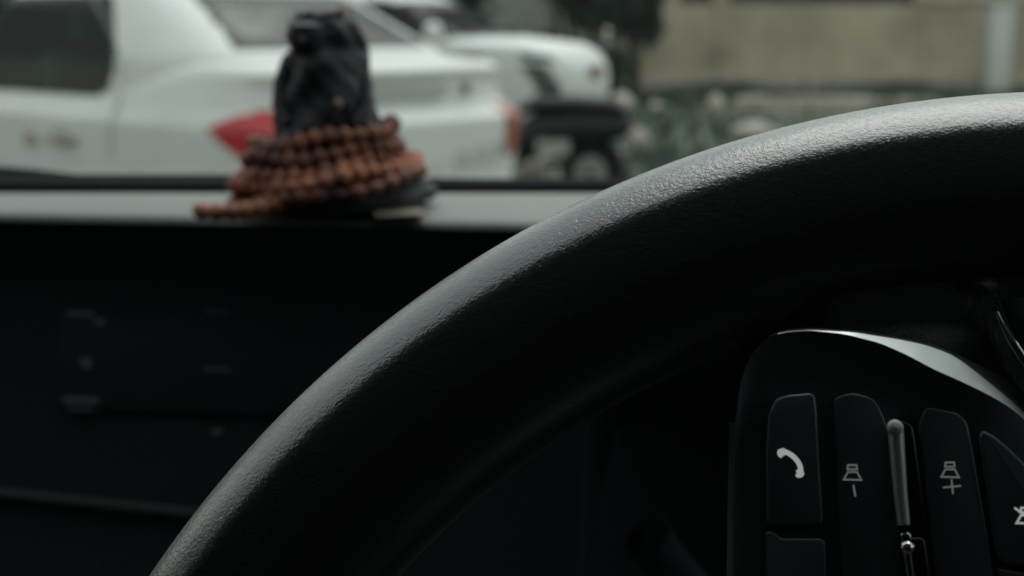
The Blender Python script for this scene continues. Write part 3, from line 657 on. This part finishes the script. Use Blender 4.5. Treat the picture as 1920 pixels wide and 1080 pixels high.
U = curve([(1376, 790), (1384, 720), (1404, 665), (1434, 634), (1463, 622.5), (1517, 618), (1600, 623), (1683, 636), (1733, 646), (1783, 664), (1813, 684), (1843, 708), (1877, 735), (1903, 757), (1935, 790), (2010, 880), (2080, 1000)], 110)
Lw = curve([(1379, 792), (1387, 722), (1406, 667.5), (1436, 636), (1463, 623.6), (1517, 619.6), (1583, 626), (1650, 643), (1700, 665), (1750, 692), (1800, 714), (1850, 738), (1893, 763), (1928, 793), (2006, 884), (2078, 1004)], 110)
# leather spoke between rim and switch pod
sp = MB(); rows = []
for py in np.linspace(430, 1180, 90):
    row = []
    for px in np.linspace(0, 1, 90):
        t = (py - 430) / 750
        x0_ = 1384 - 300 * max(0, 1 - (py - 430) / 230) ** 2
        X = x0_ + (2560 - x0_) * px
        uy = float(np.interp(X, U[:, 0], U[:, 1])); q = (uy - py) / 200.0; lf = max(0, min(1, (X - 1425) / 130))
        h = 0.0085 + 0.0042 * max(0, 1 - q) ** 2.0 * lf if q > 0 else 0.0085 + 0.0042 * lf - 0.012 * min(1, -q * 4)
        h -= 0.006 * (1 - lf)
        h += 0.0022 * math.exp(-((X - 1832) / 22) ** 2 - ((py - 532) / 14) ** 2) + 0.002 * math.exp(-((X - 1780) / 130) ** 2 - ((py - 640) / 55) ** 2)
        row.append(wl(X, py, h))
    rows.append(row)
sp.grid(rows); sp.build('spoke', M['leather'], sw)
HP = 0.0175
def hb0(x): return 0.0185 - 0.0025 * max(0, min(1, (x - 1600) / 340))
# silver crescent bezel
cz = MB(); rows = []
NU = len(U)
i0 = int(np.argmax(U[:, 0] > 1458))
for t in (0, 0.25, 0.5, 0.75, 1.0):
    rows.append([wl(U[i][0] + (Lw[i][0] - U[i][0]) * t, U[i][1] + (Lw[i][1] - U[i][1]) * t, hb0(U[i][0]) + 0.75 * t * math.hypot(U[i][0] - Lw[i][0], U[i][1] - Lw[i][1]) / 10600) for i in range(i0, NU)])
cz.grid(rows); cz.build('silver_trim', M['satin_silver'], sw, ang=80)
rb = MB(); rows = []         # dark outer shoulder of the bezel
for t in (0, 0.5, 1.0):
    rows.append([wl(U[i][0] + 6 * (1 - t), U[i][1] - (4 + 22 * max(0, min(1, (U[i][0] - 1790) / 90))) * (1 - t), hb0(U[i][0]) - 0.0028 + 0.0026 * t) for i in range(NU)])
rb.grid(rows); rb.build('bezel_shoulder', M['soft_plastic'], sw)
# pod face below the crescent
pf = MB(); rows = []
for t in np.linspace(0, 1, 30):
    e_ = max(0, 1 - t * 5) ** 2; row = []
    for i in range(NU):
        x, y = Lw[i][0] + (1372 + (2090 - 1372) * i / (NU - 1) - Lw[i][0]) * t, Lw[i][1] + (1210 - Lw[i][1]) * t
        h = (hb0(U[i][0]) + 0.75 * math.hypot(U[i][0] - Lw[i][0], U[i][1] - Lw[i][1]) / 10600) * e_ + (HP - 0.0002) * (1 - e_)
        if i == 0: row += [wl(x - 12, y, h - 0.006), wl(x - 8, y, h - 0.002), wl(x - 4, y, h - 0.0006)]
        row.append(wl(x, y, h))
    rows.append(row)
pf.grid(rows); podo = pf.build('switch_pod', M['soft_plastic'], sw, ang=60)

def slab(poly, h0, h1, bev, name, mat, parent, n=5, tilt=None):
    """a rounded-edge key: outline in picture directions, side walls, rolled edge, top"""
    P = [wl(x, y, h1) for x, y in poly]
    # round the outline
    pts = []
    m = len(P)
    for i in range(m):
        a, b, c = P[i - 1], P[i], P[(i + 1) % m]
        ra = min((a - b).length, (c - b).length) * 0.35; ra = min(ra, 0.0011)
        p, q = b + (a - b).normalized() * ra, b + (c - b).normalized() * ra
        for t in (0, 0.33, 0.67, 1): pts.append((p * (1 - t) + b * t) * (1 - t) + (b * (1 - t) + q * t) * t)
    k = len(pts)
    area = sum(pts[i - 1].x * pts[i].y - pts[i].x * pts[i - 1].y for i in range(k)); sgn = 1 if area > 0 else -1
    nrm = []
    for i in range(k):
        t = (pts[(i + 1) % k] - pts[i - 1]); t.z = 0; t.normalize(); nrm.append(Vector((t.y, -t.x, 0)) * sgn)
    b = MB(); rows = [[Vector((p.x, p.y, h0)) for p in pts]]
    for s in range(n + 1):
        a = math.pi / 2 * s / n
        rows.append([Vector((p.x, p.y, h1 - bev + bev * math.sin(a))) - nn * bev * (1 - math.cos(a)) for p, nn in zip(pts, nrm)])
    if tilt:
        rows = [rows[0]] + [[v + Vector((0, 0, tilt(v))) for v in r] for r in rows[1:]]
    b.grid(rows, close_u=True); o = len(b.v) - k; b.f.append(tuple(range(o, o + k)))
    return b.build(name, mat, parent, ang=60)
call = slab([(1437, 986), (1436, 840), (1441, 775), (1455, 747), (1475, 740), (1519, 736), (1529, 741), (1532, 765), (1538, 880), (1545, 986)], HP - 0.001, HP + 0.0016, 0.0006, 'call_button', M['button_plastic'], sw)
low = slab([(1436, 997), (1452, 998), (1464, 1010), (1547, 1010), (1553, 1190), (1440, 1190)], HP - 0.001, HP + 0.0014, 0.0003, 'hang_up_button', M['button_plastic'], sw)
vm = slab([(1563, 745), (1600, 735), (1640, 748), (1660, 790), (1684, 1000), (1700, 1190), (1588, 1190), (1579, 1080)], HP - 0.001, HP + 0.0012, 0.0004, 'volume_down_button', M['button_plastic'], sw, tilt=lambda v: (v.x - wl(1600, 895, HP).x) * 0.14)
vp = slab([(1742, 990), (1722, 800), (1735, 762), (1797, 774), (1814, 792), (1826, 850), (1852, 1000), (1876, 1190), (1766, 1190)], HP - 0.001, HP + 0.0012, 0.0004, 'volume_up_button', M['button_plastic'], sw)
md = slab([(1836, 820), (1843, 806), (1866, 817), (1894, 841), (1920, 866), (1975, 930), (2020, 1010), (2040, 1085), (1950, 1068), (1882, 1058), (1868, 1043)], HP - 0.001, HP + 0.0016, 0.0006, 'mute_button', M['button_plastic'], sw)
slab([(1872, 1066), (1884, 1069), (1950, 1079), (2040, 1096), (2060, 1190), (1890, 1190)], HP - 0.001, HP + 0.0014, 0.0003, 'mode_button', M['button_plastic'], sw)
br = slab([(1667, 800), (1675, 790), (1695, 788), (1712, 797), (1718, 830), (1739, 986), (1692, 986)], HP - 0.001, HP + 0.0022, 0.0006, 'rocker_bar', M['gloss_black'], sw)
rib = MB()
for pa, ra in ([[(1679, 797), (1681, 830), (1688, 920), (1695, 984)], 0.00075],):
    rib.tube([wl(x, y, HP + 0.0021) for x, y in curve(pa, 30)], lambda t: 0.0013 - 0.0003 * t, 12)
rib.build('chrome_rib', M['rib_chrome'], br)
b1 = MB(); p = wl(1678, 802, HP + 0.0044); b1.lathe([(0.0001, -.0012), (0.0009, -.0009), (0.0013, 0), (0.0009, .0009), (0.0001, .0012)], p, 16); b1.build('chrome_tip', node_mat('glint_white', (0.90, 0.93, 0.90), 0.5, metal=0.15), br)  # near-white, barely metallic colour stands in for the tip's bright glint
lb = slab([(1695, 1008), (1735, 1006), (1762, 1190), (1712, 1190)], HP - 0.001, HP + 0.0022, 0.0006, 'rocker_bar', M['gloss_black'], sw)
slab([(1688, 999), (1708, 998), (1711, 1017), (1691, 1018)], HP - 0.001, HP + 0.0027, 0.0004, 'chrome_block', M['chrome'], lb)
b2 = MB(); b2.tube([wl(x, y, HP + 0.0024) for x, y in [(1700, 1024), (1704, 1060), (1712, 1110), (1722, 1180)]], 0.0007, 12)
b2.lathe([(0.0001, -.0008), (0.0007, -.0006), (0.0011, 0), (0.0007, .0006), (0.0001, .0008)], wl(1702, 1027, HP + 0.0026), 16); b2.build('chrome_rib', M['chrome'], lb)

# key symbols, with a faint glow put into their material
def flat(mb, poly, h): mb.add([wl(x, y, h) for x, y in poly], [tuple(range(len(poly)))])
def stroke(mb, pts, w, h, closed=False):
    pts = [np.array(p, float) for p in pts]; n = len(pts); Ls, Rs = [], []
    for i in range(n):
        if closed: a, c = pts[i - 1], pts[(i + 1) % n]
        else: a, c = pts[max(0, i - 1)], pts[min(n - 1, i + 1)]
        d1 = pts[i] - a; d2 = c - pts[i]
        if np.hypot(*d1) == 0: d1 = d2
        if np.hypot(*d2) == 0: d2 = d1
        d1 /= np.hypot(*d1); d2 /= np.hypot(*d2); n1 = np.array((-d1[1], d1[0])); n2 = np.array((-d2[1], d2[0])); m = n1 + n2
        m /= np.hypot(*m); k = 1 / max(0.4, m.dot(n1)); Ls.append(pts[i] + m * w / 2 * k); Rs.append(pts[i] - m * w / 2 * k)
    mb.grid([[wl(*p, h) for p in Ls + (Ls[:1] if closed else [])], [wl(*p, h) for p in Rs + (Rs[:1] if closed else [])]])
HT = HP + 0.00166
ph = MB()
arc = curve([(1466, 846), (1478, 849), (1489, 857), (1498, 868), (1502, 880), (1500, 889)], 24)
stroke(ph, arc, 9.5, HT)
flat(ph, [(1457, 849), (1459, 843), (1468, 840), (1475, 843), (1476, 850), (1470, 854), (1464, 859), (1459, 855)], HT + 0.00002)
flat(ph, [(1492, 882), (1499, 880), (1507, 884), (1508, 890), (1504, 895), (1496, 896), (1491, 892), (1494, 887)], HT + 0.00002)
ph.build('phone_symbol', M['symbol'], call, smooth=False)
HV = HP + 0.00126
def speaker(mb, x, y, s=1.0, h=HV, w=3.2):
    stroke(mb, [(x - 8 * s, y - 14 * s), (x + 8 * s, y - 14 * s), (x + 9 * s, y - 6 * s), (x - 9 * s, y - 6 * s)], w, h, True)
    stroke(mb, [(x - 8 * s, y - 1), (x + 9 * s, y - 1), (x + 17 * s, y + 14 * s), (x - 16 * s, y + 13 * s)], w, h + 0.00001, True)
m1 = MB(); speaker(m1, 1598, 886, h=HV + 0.0002); stroke(m1, [(1600, 909), (1604, 931)], 3.4, HV + 0.0001); m1.build('volume_symbol', M['symbol_dim'], vm, smooth=False)
m2 = MB(); speaker(m2, 1781, 881); stroke(m2, [(1768, 914), (1802, 911)], 3.2, HV); stroke(m2, [(1784, 899), (1787, 926)], 3.2, HV + 0.00001); m2.build('volume_symbol', M['symbol_dim'], vp, smooth=False)
m3 = MB(); speaker(m3, 1923, 967, 1.05, HT, 4); stroke(m3, [(1902, 952), (1946, 984)], 4, HT + 0.00002); m3.build('mute_symbol', M['symbol'], md, smooth=False)
# hub cover with chrome ring, other spokes
hc = MB(); rows = []
edge = curve([(1866, 560), (1873, 590), (1888, 622), (1906, 652), (1925, 680), (1960, 725), (2010, 780), (2100, 870)], 40)
for t in (0, 0.04, 0.15, 0.5, 1.0): rows.append([wl(x + 10 + 400 * t, y - 20 * t, 0.012 + 0.006 * min(1, t * 8) ** 0.5) for x, y in edge])
hc.grid(rows); hco = hc.build('hub_cover', M['soft_plastic'], sw)
cr = MB(); edge2 = [p for p in curve([(1869, 585), (1876, 603), (1888, 626), (1900, 645), (1915, 668), (1940, 702), (1975, 745), (2020, 800)], 50)]
cr.tube([wl(x, y, 0.0165) for x, y in edge2], lambda t: 0.0003 + 0.0006 * min(1, t * 4), 12); cr.build('chrome_ring', M['chrome'], hco)
hb_ = MB(); hb_.lathe([(0.062, -0.03), (0.066, -0.01), (0.06, 0.0), (0.03, 0.006), (0.001, 0.008)], (0, 0, 0), 48); hb_.build('airbag_hub', M['soft_plastic'], sw)
for ang in (-90, 0):
    d = Vector((math.cos(R(ang)), math.sin(R(ang)), 0)); q = MB(); q.tube([d * 0.05, d * 0.10, d * 0.165], lambda t: 0.022 - 0.008 * math.sin(math.pi * t), 14, flat=0.4); q.build('lower_spoke', M['leather'], sw)

# ------------------------------------------------------------------ idol and beads on the dashboard
ic = at(615, 386, 0.612); ic.z = DZ + 0.0012
TP = FPX / 0.612 * 1.0
mm = lambda px: px / TP            # picture pixels at the idol -> metres
idol = thing('idol', 'small black seated idol figurine standing on the dashboard top', 'figurine', ic)
lean = Matrix.Rotation(R(1.5), 3, 'Y')
bd = MB(); z0 = mm(110)
prof = [(0.0, 0)] + [(mm(r), mm(h - 100)) for r, h in [(96, 100), (97, 146), (92, 180), (84, 222), (80, 250), (80, 268), (74, 284), (66, 294), (68, 306), (68, 322), (60, 342), (42, 356), (20, 364), (4, 368)]]
pz = np.array(prof); TOPZ = pz[-1, 1]; zq = np.linspace(0, pz[-1, 1], 46)
prof2 = [(0.0005, 0)] + [(max(0.0004, np.interp(z, pz[1:, 1], pz[1:, 0])), z) for z in zq]
def lump(a, z):
    t = z / TOPZ
    return 1 + 0.045 * math.sin(3 * a + 11 * t) * (1 if t > .1 else 0) + 0.05 * math.sin(5 * a - 16 * t + 1) + 0.02 * math.sin(11 * a + 37 * t) + (0.05 * math.sin(8 * a + 20 * t) if t > 0.7 else 0)
bd.lathe(prof2, (0, 0, z0 - mm(10)), 64, lean, lump)
bd.build('torso', M['idol'], idol)
# folded arms, face, topknot, ornaments
for sx in (-1, 1):
    arm = MB(); arm.tube([Vector((sx * mm(62), -mm(10), mm(276))), Vector((sx * mm(78), -mm(30), mm(232))), Vector((sx * mm(80), -mm(52), mm(190))), Vector((sx * mm(60), -mm(76), mm(160)))], lambda t: mm(15 - 5 * t), 10)
    arm.build('arm', M['idol'], idol)
hd = MB(); hd.lathe([(mm(5), -mm(30)), (mm(32), -mm(24)), (mm(42), 0), (mm(36), mm(22)), (mm(8), mm(32))], Vector((-mm(22), -mm(44), mm(314))), 20)
hd.lathe([(mm(3), -mm(9)), (mm(8), 0), (mm(3), mm(9))], Vector((-mm(28), -mm(86), mm(310))), 12)
hd.build('face', M['idol'], idol)
tk = MB()
for zz_, rr_ in ((322, 60), (338, 54), (352, 44)):
    tk.tube([(rr_ and math.cos(2 * math.pi * k / 40) * mm(rr_ * (1 + .05 * math.sin(k * 2.6))), math.sin(2 * math.pi * k / 40) * mm(rr_), mm(zz_ + 3 * math.sin(k))) for k in range(40)], mm(8), 8, closed=True)
tk.build('headdress', M['idol'], idol)
def dab(px, py, w, h, name, mat, yoff):
    p = Vector(((px - 615) / TP, yoff, (386 - py) / TP)); b = MB()
    b.lathe([(mm(w) * .2, -mm(h) * .5), (mm(w) * .5, -mm(h) * .2), (mm(w) * .5, mm(h) * .15), (mm(w) * .15, mm(h) * .5)], p, 12); b.build(name, M[mat], idol)
dab(570, 85, 20, 16, 'ornament', 'idol_orange', -mm(66))
dab(650, 188, 18, 22, 'ornament', 'idol_pale', -mm(104))
o_ = MB(); o_.tube([Vector((mm(px - 615), -mm(30), mm(386 - py))) for px, py in [(648, 22), (654, 40), (664, 58), (680, 66)]], lambda t: mm(9 - 4 * t), 8); o_.build('ear_ornament', M['idol_orange'], idol)
pl = MB(); pr = lambda a, z: 1 + 0.05 * math.sin(4 * a + .6) + 0.04 * math.sin(7 * a)
pl.lathe([(mm(140), 0.0), (mm(160), mm(6)), (mm(164), mm(22)), (mm(150), mm(38)), (mm(120), mm(56)), (mm(100), mm(112)), (mm(60), mm(114))], (mm(30), mm(30), 0.0), 48, Matrix.Rotation(R(-1.5), 3, 'Y'), pr)
pl.build('pedestal', M['cloth_dark'], idol)

ml = thing('bead_garland', 'rust brown bead strings coiled round the foot of the idol', 'beads', ic)
def strand(cx, cy, z, rx, ry, tilt_, beadr, nb, mat, a0=0.0, a1=2 * math.pi, wob=0.0, seed=0, amp=0.55):
    r = np.random.default_rng(seed); closed = abs(a1 - a0 - 2 * math.pi) < 1e-6; N = nb * 8; pts = []
    p0 = r.random(3) * 6.28
    for i in range(N if closed else N + 1):
        a = a0 + (a1 - a0) * i / N
        rr = 1 + wob * math.sin(3 * a + p0[0]) + wob * .6 * math.sin(5 * a + p0[1])
        pts.append((cx + rx * rr * math.cos(a), cy + ry * rr * math.sin(a), z + tilt_ * rx * math.cos(a) + mm(5) * math.sin(4 * a + p0[2])))
    bs = 0.82 + 0.36 * r.random(nb)
    b = MB(); b.tube(pts, lambda t: beadr * bs[int(nb * t * (N - 1) / N) % nb] * (1 - amp + amp * abs(math.sin(math.pi * nb * t * (N - 1) / N))), 10, closed=closed)
    return b.build('bead_string', mat, ml)
strand(mm(-6), 0, mm(132), mm(128), mm(112), 0.13, mm(17), 30, M['bead_dark'], seed=1, wob=0.03)
strand(mm(-9), 0, mm(104), mm(138), mm(122), 0.10, mm(18), 32, M['bead_dark'], seed=2, wob=0.02)
strand(mm(-12), 0, mm(76), mm(148), mm(132), 0.14, mm(18), 34, M['bead'], seed=3, wob=0.03)
strand(mm(2), mm(-4), mm(62), mm(166), mm(146), 0.12, mm(18), 36, M['bead'], seed=4, wob=0.03)
strand(mm(8), mm(-12), mm(40), mm(176), mm(150), 0.17, mm(14), 34, M['bead_dark'], seed=5, wob=0.03)
b = MB(); pp = curve([(390, 378), (420, 380), (470, 378), (520, 370), (570, 354), (640, 342)], 60)
b.tube([((x - 615) / TP, -mm(115 + 30 * math.sin(i / 59 * 3.14)), (386 - y) / TP + mm(0)) for i, (x, y) in enumerate(pp)], lambda t: mm(17) * (0.62 + 0.38 * abs(math.sin(math.pi * 9 * t))), 10)
b.build('bead_string', M['bead'], ml)
pc = MB(); pc.box((mm(142), -mm(120), 0.0008), (mm(90), mm(80), 0.0012), Matrix.Rotation(0.2, 3, 'Z'), bev=0.0003)
po = pc.build('paper_scrap', M['paper']); po.location = ic; tag(po, 'small beige paper scrap lying on the dashboard by the idol', 'paper')
